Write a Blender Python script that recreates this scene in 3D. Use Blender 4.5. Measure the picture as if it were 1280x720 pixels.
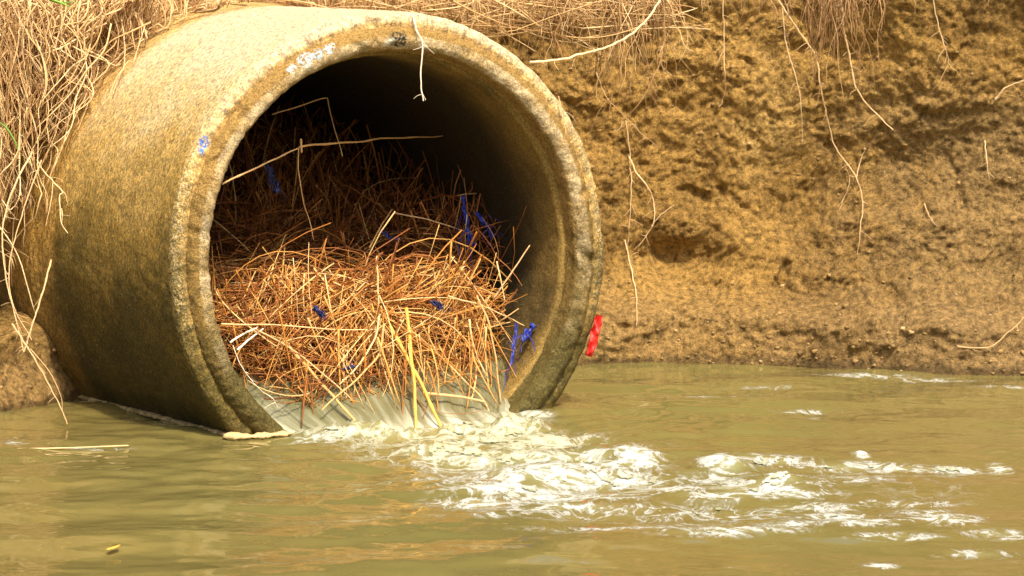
import bpy, math, random
import numpy as np
from mathutils import Vector, Matrix

for o in list(bpy.data.objects):
    bpy.data.objects.remove(o)
scn = bpy.context.scene
col = scn.collection
rng = np.random.default_rng(7)
random.seed(7)

# ------------------------------------------------------------------ camera
F = 3800.0                    # focal length in pixels of a 1280 wide frame
TILT = math.radians(5.82)
CAM = np.array([0.0, 0.0, 1.176])
cam = bpy.data.cameras.new('camera')
cam.lens = F * 36 / 1280
cam.sensor_width = 36
cam.clip_start = 0.1
cam.clip_end = 500
cam.dof.use_dof = True
cam.dof.focus_distance = 7.95
cam.dof.aperture_fstop = 18.0
co = bpy.data.objects.new('camera', cam)
col.objects.link(co)
co.location = CAM
co.rotation_euler = (math.pi / 2 - TILT, 0, 0)
scn.camera = co

# ------------------------------------------------------------------ light
SUN_EL, SUN_AZ = math.radians(56), math.radians(20)     # azimuth: right of straight behind the camera
sd = Vector((math.sin(SUN_AZ) * math.cos(SUN_EL), -math.cos(SUN_AZ) * math.cos(SUN_EL), math.sin(SUN_EL)))
w = bpy.data.worlds.new('World')
scn.world = w
w.use_nodes = True
nt = w.node_tree
bg = nt.nodes['Background']
sky = nt.nodes.new('ShaderNodeTexSky')
sky.sky_type = 'NISHITA'
sky.sun_disc = False
sky.sun_elevation = SUN_EL
sky.sun_rotation = math.atan2(sd.x, sd.y)
sky.air_density = 1.0
sky.dust_density = 8.0
sky.ozone_density = 0.6
nt.links.new(sky.outputs[0], bg.inputs[0])
bg.inputs[1].default_value = 0.15
sun = bpy.data.lights.new('sun', 'SUN')
sun.energy = 4.0
sun.angle = math.radians(3.0)
sun.color = (1.0, 0.87, 0.66)
so = bpy.data.objects.new('sun', sun)
col.objects.link(so)
so.rotation_euler = (-sd).to_track_quat('-Z', 'Y').to_euler()
scn.view_settings.view_transform = 'Standard'
scn.view_settings.look = 'None'
scn.view_settings.gamma = 1
scn.view_settings.exposure = 0.43
scn.render.engine = 'CYCLES'

# ------------------------------------------------------------------ helpers
def ray(px, py):
    v = np.array([(px - 640) / F, 1.0, -(py - 360) / F])
    c, s = math.cos(TILT), math.sin(TILT)
    return np.array([v[0], v[1] * c + v[2] * s, -v[1] * s + v[2] * c])

def at_y(px, py, Y):          # point of that sight line at depth Y
    r = ray(px, py)
    return CAM + r * ((Y - CAM[1]) / r[1])

def at_z(px, py, Z=0.0):      # ... at height Z
    r = ray(px, py)
    return CAM + r * ((Z - CAM[2]) / r[2])

# pipe frame: origin C, A points out of the mouth, U to the right, V up
C = np.array([-0.3034, 8.0148, 0.4403])
YAW, PIT = math.radians(30.11), math.radians(-1.39)
A = np.array([math.sin(YAW) * math.cos(PIT), -math.cos(YAW) * math.cos(PIT), -math.sin(PIT)])
U = np.array([math.cos(YAW), math.sin(YAW), 0.0])
V = np.cross(U, A); V = V / np.linalg.norm(V)
if V[2] < 0: V = -V
R_OUT, R_IN = 0.65, 0.55

def loc2w(u, v, d):           # d = metres into the pipe from the mouth plane
    u, v, d = [np.asarray(q, float)[..., None] for q in (u, v, d)]
    return C + U * u + V * v - A * d

def w2loc(P):
    q = P - C
    return q @ U, q @ V, -(q @ A)

def at_d(px, py, d):          # sight line meets the cross-section d into the pipe
    r = ray(px, py)
    t = (-(d) - (CAM - C) @ A) / (r @ A)
    return CAM + r * t

# value-gradient noise
_perm = rng.permutation(4096)
_grad = rng.normal(size=(4096, 3)); _grad /= np.linalg.norm(_grad, axis=1)[:, None]
def noise(x, y, z=0.0):
    x, y, z = np.broadcast_arrays(np.asarray(x, float), np.asarray(y, float), np.asarray(z, float))
    xi, yi, zi = np.floor(x).astype(int), np.floor(y).astype(int), np.floor(z).astype(int)
    fx, fy, fz = x - xi, y - yi, z - zi
    s = lambda t: t * t * t * (t * (t * 6 - 15) + 10)
    ux, uy, uz = s(fx), s(fy), s(fz)
    out = 0
    for i in (0, 1):
        for j in (0, 1):
            for k in (0, 1):
                h = _perm[(_perm[(_perm[(xi + i) & 4095] + yi + j) & 4095] + zi + k) & 4095]
                g = _grad[h]
                dt = g[..., 0] * (fx - i) + g[..., 1] * (fy - j) + g[..., 2] * (fz - k)
                out = out + dt * (ux if i else 1 - ux) * (uy if j else 1 - uy) * (uz if k else 1 - uz)
    return out * 1.6
def fbm(x, y, z=0.0, o=4, g=0.5):
    a, f, s = 1.0, 1.0, 0
    for k in range(o):
        s = s + a * noise(x * f + 17.3 * k, y * f - 9.1 * k, np.asarray(z) * f + 3.7 * k)
        a *= g; f *= 2.03
    return s
def billow(x, y, z=0.0, o=3):
    a, f, s = 1.0, 1.0, 0
    for k in range(o):
        s = s + a * (np.abs(noise(x * f + 5.3 * k, y * f + 31.1 * k, np.asarray(z) * f)) * 2 - .5)
        a *= .5; f *= 2.1
    return s
def sstep(a, b, t):
    t = np.clip((t - a) / (b - a), 0, 1)
    return t * t * (3 - 2 * t)

def mesh_np(name, V_, F_, mat, parent=None, attrs=None, smooth=True):
    me = bpy.data.meshes.new(name)
    V_ = np.asarray(V_, np.float32); F_ = np.asarray(F_, np.int32)
    n, k = F_.shape
    me.vertices.add(len(V_)); me.vertices.foreach_set('co', V_.ravel())
    me.loops.add(n * k); me.loops.foreach_set('vertex_index', F_.ravel())
    me.polygons.add(n)
    me.polygons.foreach_set('loop_start', np.arange(0, n * k, k, dtype=np.int32))
    me.polygons.foreach_set('loop_total', np.full(n, k, np.int32))
    if smooth: me.polygons.foreach_set('use_smooth', np.ones(n, bool))
    for an, av in (attrs or {}).items():
        at = me.attributes.new(an, 'FLOAT', 'POINT')
        at.data.foreach_set('value', np.asarray(av, np.float32).ravel())
    me.update(calc_edges=True)
    if mat: me.materials.append(mat)
    o = bpy.data.objects.new(name, me)
    col.objects.link(o)
    if parent: o.parent = parent
    return o

def grid_faces(nr, nc, wrap=False):
    i = np.arange(nr - 1)[:, None]; j = np.arange(nc if wrap else nc - 1)[None, :]
    j2 = (j + 1) % nc
    a = i * nc + j; b = i * nc + j2; c = (i + 1) * nc + j2; d = (i + 1) * nc + j
    return np.stack([a + 0 * b, b, c, d], -1).reshape(-1, 4)

def strands(name, polys, radii, mat, parent=None, sides=4, seg=None, tints=None, knots=None):
    """one mesh of tapered curved tubes; polys: list of (n,3) point arrays"""
    VV, FF, TT = [], [], []
    base = 0
    angs = np.linspace(0, 2 * np.pi, sides, endpoint=False)
    for i, P in enumerate(polys):
        P = np.asarray(P, float)
        n = len(P)
        T = np.gradient(P, axis=0); T /= (np.linalg.norm(T, axis=1)[:, None] + 1e-9)
        ref = np.array([0.31, 0.86, 0.4]) if abs(T[0] @ np.array([0.31, 0.86, 0.4])) < .85 else np.array([1, 0, 0.1])
        N = np.cross(T, ref); N /= (np.linalg.norm(N, axis=1)[:, None] + 1e-9)
        B = np.cross(T, N)
        r = radii[i]
        if np.isscalar(r): r = r * np.linspace(1, .55, n)
        ring = P[:, None, :] + r[:, None, None] * (np.cos(angs)[None, :, None] * N[:, None, :] + np.sin(angs)[None, :, None] * B[:, None, :])
        VV.append(ring.reshape(-1, 3)); FF.append(grid_faces(n, sides, True) + base)
        TT.append(np.full(n * sides, tints[i] if tints is not None else rng.random()))
        cap0 = base + np.arange(sides)[::-1]; cap1 = base + (n - 1) * sides + np.arange(sides)
        if sides == 4: FF.append(np.array([cap0, cap1]))
        base += n * sides
    return mesh_np(name, np.concatenate(VV), np.concatenate(FF), mat, parent, {'tint': np.concatenate(TT)})

def smooth_path(pts, n=24):
    P = np.asarray(pts, float)
    if len(P) == 2: 
        t = np.linspace(0, 1, n)[:, None]; return P[0] * (1 - t) + P[1] * t
    d = np.r_[0, np.cumsum(np.linalg.norm(np.diff(P, axis=0), axis=1))]; d /= d[-1]
    Q = np.vstack([2 * P[0] - P[1], P, 2 * P[-1] - P[-2]])
    out = []
    for t in np.linspace(0, 1, n):
        k = min(np.searchsorted(d, t, side='right') - 1, len(P) - 2)
        s = (t - d[k]) / (d[k + 1] - d[k])
        p0, p1, p2, p3 = Q[k], Q[k + 1], Q[k + 2], Q[k + 3]
        out.append(.5 * ((2 * p1) + (-p0 + p2) * s + (2 * p0 - 5 * p1 + 4 * p2 - p3) * s * s + (-p0 + 3 * p1 - 3 * p2 + p3) * s ** 3))
    return np.array(out)

def tag(o, label=None, cat=None, group=None, kind=None):
    if label: o['label'] = label
    if cat: o['category'] = cat
    if group: o['group'] = group
    if kind: o['kind'] = kind
    return o

# ------------------------------------------------------------------ materials
class Mat:
    def __init__(s, name):
        s.m = bpy.data.materials.new(name); s.m.use_nodes = True
        s.t = s.m.node_tree; s.n = s.t.nodes; s.p = s.n['Principled BSDF']
        s.tc = s.n.new('ShaderNodeTexCoord')
    def link(s, a, b): s.t.links.new(a, b)
    def noise(s, scale, detail=4, rough=.55, vec=None, dist=0.0, sc3=None):
        nd = s.n.new('ShaderNodeTexNoise')
        nd.inputs['Scale'].default_value = scale; nd.inputs['Detail'].default_value = detail
        nd.inputs['Roughness'].default_value = rough; nd.inputs['Distortion'].default_value = dist
        src = vec or s.tc.outputs['Object']
        if sc3:
            mp = s.n.new('ShaderNodeMapping'); mp.inputs['Scale'].default_value = sc3
            s.link(src, mp.inputs[0]); src = mp.outputs[0]
        s.link(src, nd.inputs['Vector'])
        return nd.outputs[0]
    def voro(s, scale, feature='F1', sc3=None, rnd=1.0):
        nd = s.n.new('ShaderNodeTexVoronoi'); nd.feature = feature
        nd.inputs['Scale'].default_value = scale; nd.inputs['Randomness'].default_value = rnd
        src = s.tc.outputs['Object']
        if sc3:
            mp = s.n.new('ShaderNodeMapping'); mp.inputs['Scale'].default_value = sc3
            s.link(src, mp.inputs[0]); src = mp.outputs[0]
        s.link(src, nd.inputs['Vector'])
        return nd.outputs[0]
    def ramp(s, fac, stops, interp='LINEAR'):
        r = s.n.new('ShaderNodeValToRGB'); e = r.color_ramp.elements; r.color_ramp.interpolation = interp
        while len(e) < len(stops): e.new(.5)
        for q, (p, c) in zip(e, stops):
            q.position = p; q.color = (c, c, c, 1) if np.isscalar(c) else (*c, 1)
        s.link(fac, r.inputs[0]); return r.outputs[0]
    def mix(s, fac, a, b, mode='MIX'):
        m = s.n.new('ShaderNodeMix'); m.data_type = 'RGBA'; m.blend_type = mode; m.clamp_factor = True
        for sock, v in ((m.inputs[0], fac), (m.inputs[6], a), (m.inputs[7], b)):
            if isinstance(v, bpy.types.NodeSocket): s.link(v, sock)
            elif np.isscalar(v): sock.default_value = v
            else: sock.default_value = (*v, 1)
        return m.outputs[2]
    def math(s, op, a, b=0.0, c=None):
        m = s.n.new('ShaderNodeMath'); m.operation = op
        for k, v in enumerate((a, b) if c is None else (a, b, c)):
            if isinstance(v, bpy.types.NodeSocket): s.link(v, m.inputs[k])
            else: m.inputs[k].default_value = v
        return m.outputs[0]
    def mrange(s, v, a, b, c=0.0, d=1.0):
        m = s.n.new('ShaderNodeMapRange'); m.interpolation_type = 'SMOOTHSTEP'
        s.link(v, m.inputs[0])
        for k, q in enumerate((a, b, c, d)): m.inputs[k + 1].default_value = q
        return m.outputs[0]
    def attr(s, name):
        a = s.n.new('ShaderNodeAttribute'); a.attribute_name = name
        return a.outputs['Fac']
    def xyz(s, k):
        q = s.n.new('ShaderNodeSeparateXYZ'); s.link(s.tc.outputs['Object'], q.inputs[0]); return q.outputs[k]
    def bump(s, h, strength=.5, dist=.01, prev=None):
        b = s.n.new('ShaderNodeBump'); b.inputs['Strength'].default_value = strength; b.inputs['Distance'].default_value = dist
        s.link(h, b.inputs['Height'])
        if prev: s.link(prev, b.inputs['Normal'])
        return b.outputs[0]
    def done(s, color, rough=.8, normal=None, spec=.3):
        for key, v in (('Base Color', color), ('Roughness', rough)):
            if isinstance(v, bpy.types.NodeSocket): s.link(v, s.p.inputs[key])
            elif np.isscalar(v): s.p.inputs[key].default_value = v
            else: s.p.inputs[key].default_value = (*v, 1)
        if normal: s.link(normal, s.p.inputs['Normal'])
        s.p.inputs['Specular IOR Level'].default_value = spec
        return s.m

def spot(m, P, r, vec=None):
    """mask, 1 inside radius r of the point P (object space of world-placed meshes)"""
    d = m.n.new('ShaderNodeVectorMath'); d.operation = 'DISTANCE'
    m.link(m.tc.outputs['Object'], d.inputs[0]); d.inputs[1].default_value = tuple(P)
    nz = m.noise(90, 3)
    dd = m.math('ADD', d.outputs['Value'], m.math('MULTIPLY', m.math('SUBTRACT', nz, .5), r * 1.3))
    return m.mrange(dd, r, r * .6)

def concrete_mat(kind):
    """everything is laid out in world metres: the pipe meshes carry world coordinates"""
    m = Mat('concrete_' + kind)
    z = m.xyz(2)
    big = m.noise(3.2, 4); med = m.noise(14, 5, .6); fine = m.noise(160, 4, .75); grain = m.noise(420, 2, .7)
    tc = m.attr('across')          # 0..1 around, unused where absent
    # streaks running round the barrel
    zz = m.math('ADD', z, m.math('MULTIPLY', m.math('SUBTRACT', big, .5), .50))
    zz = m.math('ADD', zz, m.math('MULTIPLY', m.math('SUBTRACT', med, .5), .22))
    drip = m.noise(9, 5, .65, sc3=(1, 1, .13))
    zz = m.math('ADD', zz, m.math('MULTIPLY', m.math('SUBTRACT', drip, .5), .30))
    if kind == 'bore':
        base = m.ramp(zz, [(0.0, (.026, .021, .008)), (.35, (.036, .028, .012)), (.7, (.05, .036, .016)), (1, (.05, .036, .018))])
        base = m.mix(m.math('MULTIPLY', m.mrange(m.attr('axial'), .32, .07), m.ramp(m.noise(5, 4), [(.3, .25), (.6, 1)])), base, (.26, .17, .045))  # sunlit band just inside the mouth, painted over the dark bore colour
    else:
        # algae low down with the underside's shade painted in, ochre stain in the middle, bare cement on top
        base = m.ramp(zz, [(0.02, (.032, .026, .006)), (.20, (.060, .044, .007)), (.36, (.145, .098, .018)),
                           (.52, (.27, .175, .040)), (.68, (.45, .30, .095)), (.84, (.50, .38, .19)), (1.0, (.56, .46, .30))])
    if kind == 'lip':
        rd = m.attr('rad')
        pale = m.math('MULTIPLY', m.mrange(rd, .589, .583), m.mrange(rd, .549, .556))
        base = m.mix(m.mrange(zz, .12, .6), m.mix(m.mrange(zz, .5, .0), base, (.13, .105, .028)), m.mix(pale, (.40, .25, .075), m.mix(m.ramp(med, [(.38, 0), (.60, 1)]), (.44, .30, .12), (.60, .48, .28))))
        base = m.mix(m.math('MULTIPLY', m.math('SUBTRACT', 1.0, pale), .18), base, (.14, .09, .022))
    if kind == 'barrel':
        st = m.attr('axial')
        # warm band near the buried end and pale speckled band near the mouth
        wb = m.mrange(m.math('ADD', st, m.math('MULTIPLY', m.math('SUBTRACT', big, .5), .35)), .68, .80)
        wb = m.math('MULTIPLY', wb, m.mrange(z, 0.1, .5, .25, .8))
        base = m.mix(wb, base, (.46, .28, .075))
        band = m.math('MULTIPLY', m.mrange(st, .035, .005), m.ramp(m.noise(190, 3, .7), [(.47, 0), (.56, 1)]))
        band = m.math('MULTIPLY', band, m.mrange(z, .12, .5))
        base = m.mix(m.math('MULTIPLY', band, .8), base, (.60, .50, .31))
        fc = m.math('MULTIPLY', m.mrange(m.attr('rad'), .628, .618), m.mrange(m.attr('axial'), .02, .012))
        base = m.mix(m.math('MULTIPLY', fc, .75), base, m.mix(m.mrange(zz, .1, .6), (.10, .075, .016), (.50, .33, .12)))
        low = m.math('MULTIPLY', m.mrange(zz, .42, .1), m.mrange(m.attr('axial'), .03, .01))
        base = m.mix(m.math('MULTIPLY', low, .5), base, (.17, .13, .035))
        # faint brushed streaks round the pipe
        stn = m.noise(26, 5, .7, vec=m.comb('axial', 'around'))
        base = m.mix(.8, base, m.mix(m.ramp(stn, [(.38, 0), (.60, 1)]), (.22, .25, .29), (.78, .73, .62)), 'OVERLAY')
    stain = m.math('MULTIPLY', m.ramp(m.noise(5.5, 6, .62, dist=.8), [(.50, 0), (.60, 1)]), m.mrange(z, .95, .35))
    if kind != 'bore': base = m.mix(m.math('MULTIPLY', stain, .55), base, (.07, .055, .012))
    pale_ = m.math('MULTIPLY', m.ramp(m.noise(60, 5, .75), [(.60, 0), (.68, 1)]), m.ramp(m.noise(4, 3), [(.45, 0), (.6, 1)]))
    if kind != 'bore': base = m.mix(m.math('MULTIPLY', pale_, .4), base, (.52, .38, .16))
    # grain: sand, pits and dark lichen dots
    base = m.mix(.6, base, m.mix(m.ramp(fine, [(.36, 0), (.64, 1)]), (.14, .14, .14), (.84, .84, .84)), 'OVERLAY')
    base = m.mix(.55, base, m.mix(m.ramp(grain, [(.38, 0), (.62, 1)]), (.25, .25, .25), (.75, .75, .75)), 'OVERLAY')
    pit = m.ramp(m.voro(150), [(.10, 1), (.20, 0)])
    pm = m.ramp(m.noise(22, 3), [(.5, 0), (.6, 1)])
    pit = m.math('MULTIPLY', pit, pm)
    base = m.mix(m.math('MULTIPLY', pit, .85), base, (.03, .025, .015))
    if kind in ('lip', 'barrel'):
        blk = m.math('MULTIPLY', m.ramp(m.noise(210, 2, .8), [(.60, 0), (.645, 1)]), m.ramp(m.noise(9, 4), [(.54, 0), (.63, 1)]))
        base = m.mix(m.math('MULTIPLY', blk, .85), base, (.035, .032, .03))
        wfl = m.math('MULTIPLY', m.ramp(m.noise(170, 2, .8), [(.66, 0), (.70, 1)]), m.ramp(m.noise(7, 3), [(.45, 0), (.6, 1)]))
        base = m.mix(m.math('MULTIPLY', wfl, .55), base, (.62, .5, .3))
        # flakes of old paint
        for px, py, r, c, d in PAINT:
            P = at_d(px, py, d)
            k = spot(m, P, r)
            k = m.math('MULTIPLY', k, m.ramp(m.noise(130, 3, .7), [(.42, 0), (.52, 1)]))
            base = m.mix(k, base, c)
    h1 = m.noise(70, 5, .7); h2 = m.noise(260, 3, .7)
    amt = {'barrel': .006, 'lip': .012, 'bore': .006}[kind]
    nrm = m.bump(h1, .9, amt)
    nrm = m.bump(h2, .8, amt * .45, nrm)
    nrm = m.bump(m.math('SUBTRACT', 1.0, pit), .7, .003, nrm)
    rough = m.ramp(z, [(0.0, .45), (.2, .8), (1, .9)])
    return m.done(base, rough, nrm, .25)

def comb(self, a, b):
    c = self.n.new('ShaderNodeCombineXYZ')
    self.link(self.math('MULTIPLY', self.attr(a), 4.0), c.inputs[0])
    self.link(self.math('MULTIPLY', self.attr(b), .22), c.inputs[1])
    return c.outputs[0]
Mat.comb = comb
# blue and white paint flakes on the rim (photo position, size, colour, depth into the pipe)
PAINT = [(256, 178, .020, (.05, .16, .55), .0), (251, 188, .013, (.10, .22, .55), .0), (270, 208, .012, (.05, .06, .08), -.03),
         (383, 72, .030, (.55, .66, .72), -.028), (398, 66, .022, (.42, .60, .72), -.028), (412, 60, .022, (.62, .72, .76), -.028), (366, 84, .020, (.60, .68, .72), -.028),
         (381, 70, .009, (.03, .20, .42), -.028), (307, 143, .014, (.05, .05, .05), -.028), (498, 50, .034, (.05, .045, .035), -.03), (488, 54, .02, (.7, .66, .55), -.03)]

def strand_mat(name, stops, rough=.6, nsc=30):
    m = Mat(name)
    c = m.ramp(m.attr('tint'), stops)
    n = m.noise(nsc, 3)
    c = m.mix(.5, c, m.mix(n, (.2, .2, .2), (.8, .8, .8)), 'OVERLAY')
    return m.done(c, rough, m.bump(m.noise(300, 2), .4, .001), .35)
M_straw = strand_mat('straw', [(0, (.09, .028, .006)), (.3, (.25, .078, .014)), (.55, (.47, .19, .032)), (.75, (.62, .35, .09)), (1, (.74, .53, .24))])
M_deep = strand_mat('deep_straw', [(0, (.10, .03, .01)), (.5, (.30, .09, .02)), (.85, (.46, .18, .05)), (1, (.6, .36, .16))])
M_root = strand_mat('root', [(0, (.12, .055, .018)), (.35, (.36, .20, .075)), (.7, (.60, .39, .17)), (1, (.76, .57, .31))])
M_fineroot = strand_mat('fine_root', [(0, (.16, .08, .03)), (.5, (.34, .19, .08)), (1, (.56, .36, .17))])
M_paleroot = strand_mat('pale_root', [(0, (.56, .36, .17)), (1, (.80, .60, .34))])
M_white = strand_mat('white_root', [(0, (.80, .70, .55)), (1, (.85, .78, .62))])
M_yellow = strand_mat('yellow_stalk', [(0, (.60, .30, .04)), (1, (.72, .42, .08))])
M_tan = strand_mat('tan_stalk', [(0, (.60, .34, .12)), (1, (.78, .54, .28))])
M_grass = strand_mat('grass', [(0, (.12, .30, .03)), (1, (.30, .45, .08))])

def plain(name, c, rough=.5, spec=.4):
    m = Mat(name)
    mud = m.ramp(m.noise(85, 4, .7), [(.50, 0), (.62, 1)])
    cc = m.mix(.35, c, m.mix(m.noise(60, 3), (.25, .25, .25), (.75, .75, .75)), 'OVERLAY')
    cc = m.mix(m.math('MULTIPLY', mud, .45), cc, (.09, .06, .03))
    return m.done(cc, rough, m.bump(m.noise(90, 3), .5, .004), spec)
M_blue = plain('blue_plastic', (.012, .03, .32), .38)
M_dblue = plain('dull_blue_plastic', (.02, .03, .14), .45)
M_red = plain('red_plastic', (.78, .02, .015), .45)

def bank_mat():
    m = Mat('bank_soil')
    z = m.xyz(2)
    n1 = m.noise(1.7, 5, .55); n2 = m.noise(9, 6, .65); n3 = m.noise(55, 6, .7); n4 = m.noise(230, 3, .7)
    c = m.ramp(n1, [(.36, (.28, .165, .045)), (.48, (.37, .22, .058)), (.58, (.44, .265, .072)), (.68, (.50, .32, .10))])
    # greyer wet soil to the right and lower, ochre patches
    gx = m.math('ADD', m.xyz(0), m.math('MULTIPLY', m.math('SUBTRACT', n2, .5), 1.1))
    grey = m.math('MULTIPLY', m.mrange(gx, .75, 1.35), m.mrange(z, .95, .70))
    c = m.mix(m.math('MULTIPLY', grey, .75), c, (.26, .17, .068))
    for (px, py, r, k) in ((1150, 290, .17, .7), (1010, 130, .22, .4), (800, 90, .18, .4), (880, 70, .25, .55), (930, 110, .2, .4)):
        P = at_y(px, py, 9.05)
        d = m.n.new('ShaderNodeVectorMath'); d.operation = 'DISTANCE'
        m.link(m.tc.outputs['Object'], d.inputs[0]); d.inputs[1].default_value = tuple(P)
        dd = m.math('ADD', d.outputs['Value'], m.math('MULTIPLY', m.math('SUBTRACT', n2, .5), .35))
        c = m.mix(m.math('MULTIPLY', m.mrange(dd, r, r * .3), k), c, (.52, .31, .075))
    low = m.mrange(m.math('ADD', z, m.math('MULTIPLY', m.math('SUBTRACT', n2, .5), .1)), .26, .12)
    c = m.mix(m.math('MULTIPLY', low, .55), c, (.30, .195, .08))
    wet = m.mrange(m.math('ADD', z, m.math('MULTIPLY', m.math('SUBTRACT', n3, .5), .03)), .035, .012)
    c = m.mix(m.math('MULTIPLY', wet, .6), c, (.10, .065, .024))
    c = m.mix(.95, c, m.mix(m.ramp(n3, [(.34, 0), (.66, 1)]), (.17, .17, .17), (.76, .76, .76)), 'OVERLAY')
    c = m.mix(.6, c, m.mix(m.ramp(n4, [(.3, 0), (.7, 1)]), (.2, .2, .2), (.8, .8, .8)), 'OVERLAY')
    crumbs = m.voro(75, 'F1')
    nrm = m.bump(m.math('SUBTRACT', 1.0, crumbs), .3, .007)
    nrm = m.bump(n3, .9, .015, nrm)
    nrm = m.bump(n4, 1.0, .008, nrm)
    rough = m.math('SUBTRACT', .9, m.math('MULTIPLY', wet, .45))
    return m.done(c, rough, nrm, .25)
M_bank = bank_mat()

def water_mat(name, base, flow=False):
    m = Mat(name)
    n1 = m.noise(1.3, 4, .5, sc3=(1, .35, 1))
    c = m.mix(m.ramp(n1, [(.35, 0), (.65, 1)]), base, tuple(np.array(base) * (1.2, 1.03, 1.0)))
    f = m.attr('foam')
    if flow:
        n = m.noise(1.0, 5, .65, vec=m.comb2())
        st = m.ramp(n, [(.48, 0), (.74, 1)])
        c = m.mix(m.math('MULTIPLY', st, .30), c, (.45, .46, .34))
        k = m.math('MULTIPLY', f, m.ramp(n, [(.3, .2), (.62, 1)]))
        white = (.62, .63, .50)
    else:
        # lacy foam drawn out along the current
        a = m.noise(11, 6, .68, sc3=(1, .62, 1), dist=.9)
        b = m.noise(34, 4, .7, sc3=(1, .5, 1), dist=.4)
        lace = m.math('SUBTRACT', 1.0, m.math('MULTIPLY', m.math('ABSOLUTE', m.math('SUBTRACT', a, .5)), 9.0))
        q = m.math('ADD', m.math('MULTIPLY', lace, .80), m.math('MULTIPLY', b, 1.3))
        q = m.math('ADD', q, m.math('MULTIPLY', f, .80))
        k = m.math('MULTIPLY', m.ramp(q, [(0, 0), (1, 1)]), 1.0)
        k = m.math('MULTIPLY', m.mrange(q, 1.22, 2.05), .95)
        k = m.math('MULTIPLY', k, m.mrange(f, .05, .3))
        milky = m.math('MULTIPLY', m.mrange(f, .15, .95), .55)
        c = m.mix(milky, c, (.31, .32, .15))
        white = m.mix(m.attr('cream'), (.62, .66, .67), (.54, .54, .42))
    if not flow:
        fb = m.voro(85, sc3=(1, .35, 1))
        k = m.math('MULTIPLY', k, m.ramp(fb, [(.10, 1), (.75, .7)]))
    c = m.mix(k, c, white)
    r1 = m.noise(4.5, 3, .5, sc3=(.8, 1.0, 1), dist=.6); r2 = m.noise(20 if not flow else 45, 3, .5, sc3=(.8, 1.0, 1), dist=.3)
    nrm = m.bump(r1, .45, .012 if not flow else .006)
    nrm = m.bump(r2, .22 if not flow else .3, .0030 if not flow else .005, nrm)
    nrm = m.bump(k, .5, .006, nrm)
    rough = m.math('ADD', .05 if not flow else .16, m.math('MULTIPLY', k, .6))
    m.p.inputs['IOR'].default_value = 1.33
    return m.done(c, rough, nrm, .5)
def comb2(self):
    c = self.n.new('ShaderNodeCombineXYZ')
    self.link(self.math('MULTIPLY', self.attr('fx'), 34.0), c.inputs[0])
    self.link(self.math('MULTIPLY', self.attr('fd'), 7.0), c.inputs[1])
    return c.outputs[0]
Mat.comb2 = comb2
M_water = water_mat('river_water', (.140, .130, .042))
M_flow = water_mat('outflow_water', (.120, .125, .062), flow=True)
def foam_mat():
    m = Mat('foam')
    n = m.noise(45, 5, .7, sc3=(1, .35, 1)); b = m.voro(160, sc3=(1, .5, 1))
    d = m.math('ADD', m.attr('dens'), m.math('MULTIPLY', m.math('SUBTRACT', n, .5), .9))
    c = m.mix(m.ramp(d, [(.10, .1), (.75, 1)]), (.30, .31, .15), m.mix(m.attr('cream'), (.64, .68, .69), (.54, .54, .40)))
    nrm = m.bump(m.math('SUBTRACT', 1.0, b), .5, .004, m.bump(n, .7, .008))
    m.p.inputs['Subsurface Weight'].default_value = 0.0
    return m.done(c, .35, nrm, .4)
M_foam = foam_mat()

# ------------------------------------------------------------------ river bank (terrain)
def bank_y(x, z, detail=True):
    x = np.asarray(x, float); z = np.asarray(z, float)
    base = np.interp(x, [-6, -2.2, -1.42, -1.30, -1.18, -.85, -.4, .05, .5, .9, 1.3, 2.2, 6],
                        [7.6, 7.95, 8.12, 8.28, 8.62, 8.95, 9.10, 9.24, 9.26, 9.22, 9.02, 8.9, 8.6])
    right = sstep(-.6, .2, x)
    # profile: a slumped foot, a hollow above it, then a wall that leans back a little and an overhanging sod lip
    zn = z + .05 * noise(x * 2.1, z * 1.5, 4.4) + .03 * noise(x * 6, z * 5, 2.2)
    foot = .10 - .05 * sstep(.34, .0, z) - .075 * sstep(.22, .13, zn)
    hollow = .13 * np.exp(-((z - .30) / .07) ** 2) * (np.exp(-((x - .50) / .17) ** 2) + .5 * np.exp(-((x - 1.35) / .25) ** 2)) + .07 * np.exp(-(((z - .62) / .16) ** 2 + ((x - 1.3) / .3) ** 2))
    wall = .16 * sstep(.1, .55, z)
    lip = -.06 * sstep(1.0, 1.3, z)
    yr = base + foot + hollow + wall * .9 + lip
    # left: low mud shelf, dark hollow over it, and the sod mass above
    shelf = np.exp(-((x + 1.55) / .35) ** 2) 
    zl = z + .07 * noise(x * 5, z * 5, 6.6) + .03 * noise(x * 14, z * 14, 1.6)
    yl = base + .12 * sstep(0, .12, z) + .63 * sstep(.12, .27, zl) - .45 * sstep(.55, 1.0, z) + .3 * sstep(-1.32, -1.18, x) * sstep(.5, .9, z)
    y = yl * (1 - right) + yr * right
    if detail:
        wx = x + .05 * noise(x * 4, z * 4, 1.0); wz = z * 1.0 + .05 * noise(x * 4, z * 4, 9.0)
        amp = .35 + .65 * sstep(0, .12, z)
        y = y - amp * (.050 * fbm(wx * 2.3, wz * 2.3, 2, 3) + .018 * billow(wx * 5.2, wz * 5.2, 3, 3)
             + .0072 * billow(wx * 17, wz * 17, 5, 4) + .0055 * fbm(wx * 52, wz * 52, 7, 4, .65))
        cr = np.maximum(0, noise(wx * 9 + 4, wz * 11, 11) + .35 * fbm(wx * 22, wz * 22, 6, 3) - .34)      # holes and cracks
        y = y + amp * .055 * cr
    return y
def nonuni(a, b, c, d, fine, coarse):
    l = b - np.cumsum(np.geomspace(fine, coarse, 40)); l = l[l > a][::-1]
    r = c + np.cumsum(np.geomspace(fine, coarse, 40)); r = r[r < d]
    return np.r_[a, l, np.arange(b, c, fine), r, d]
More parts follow.
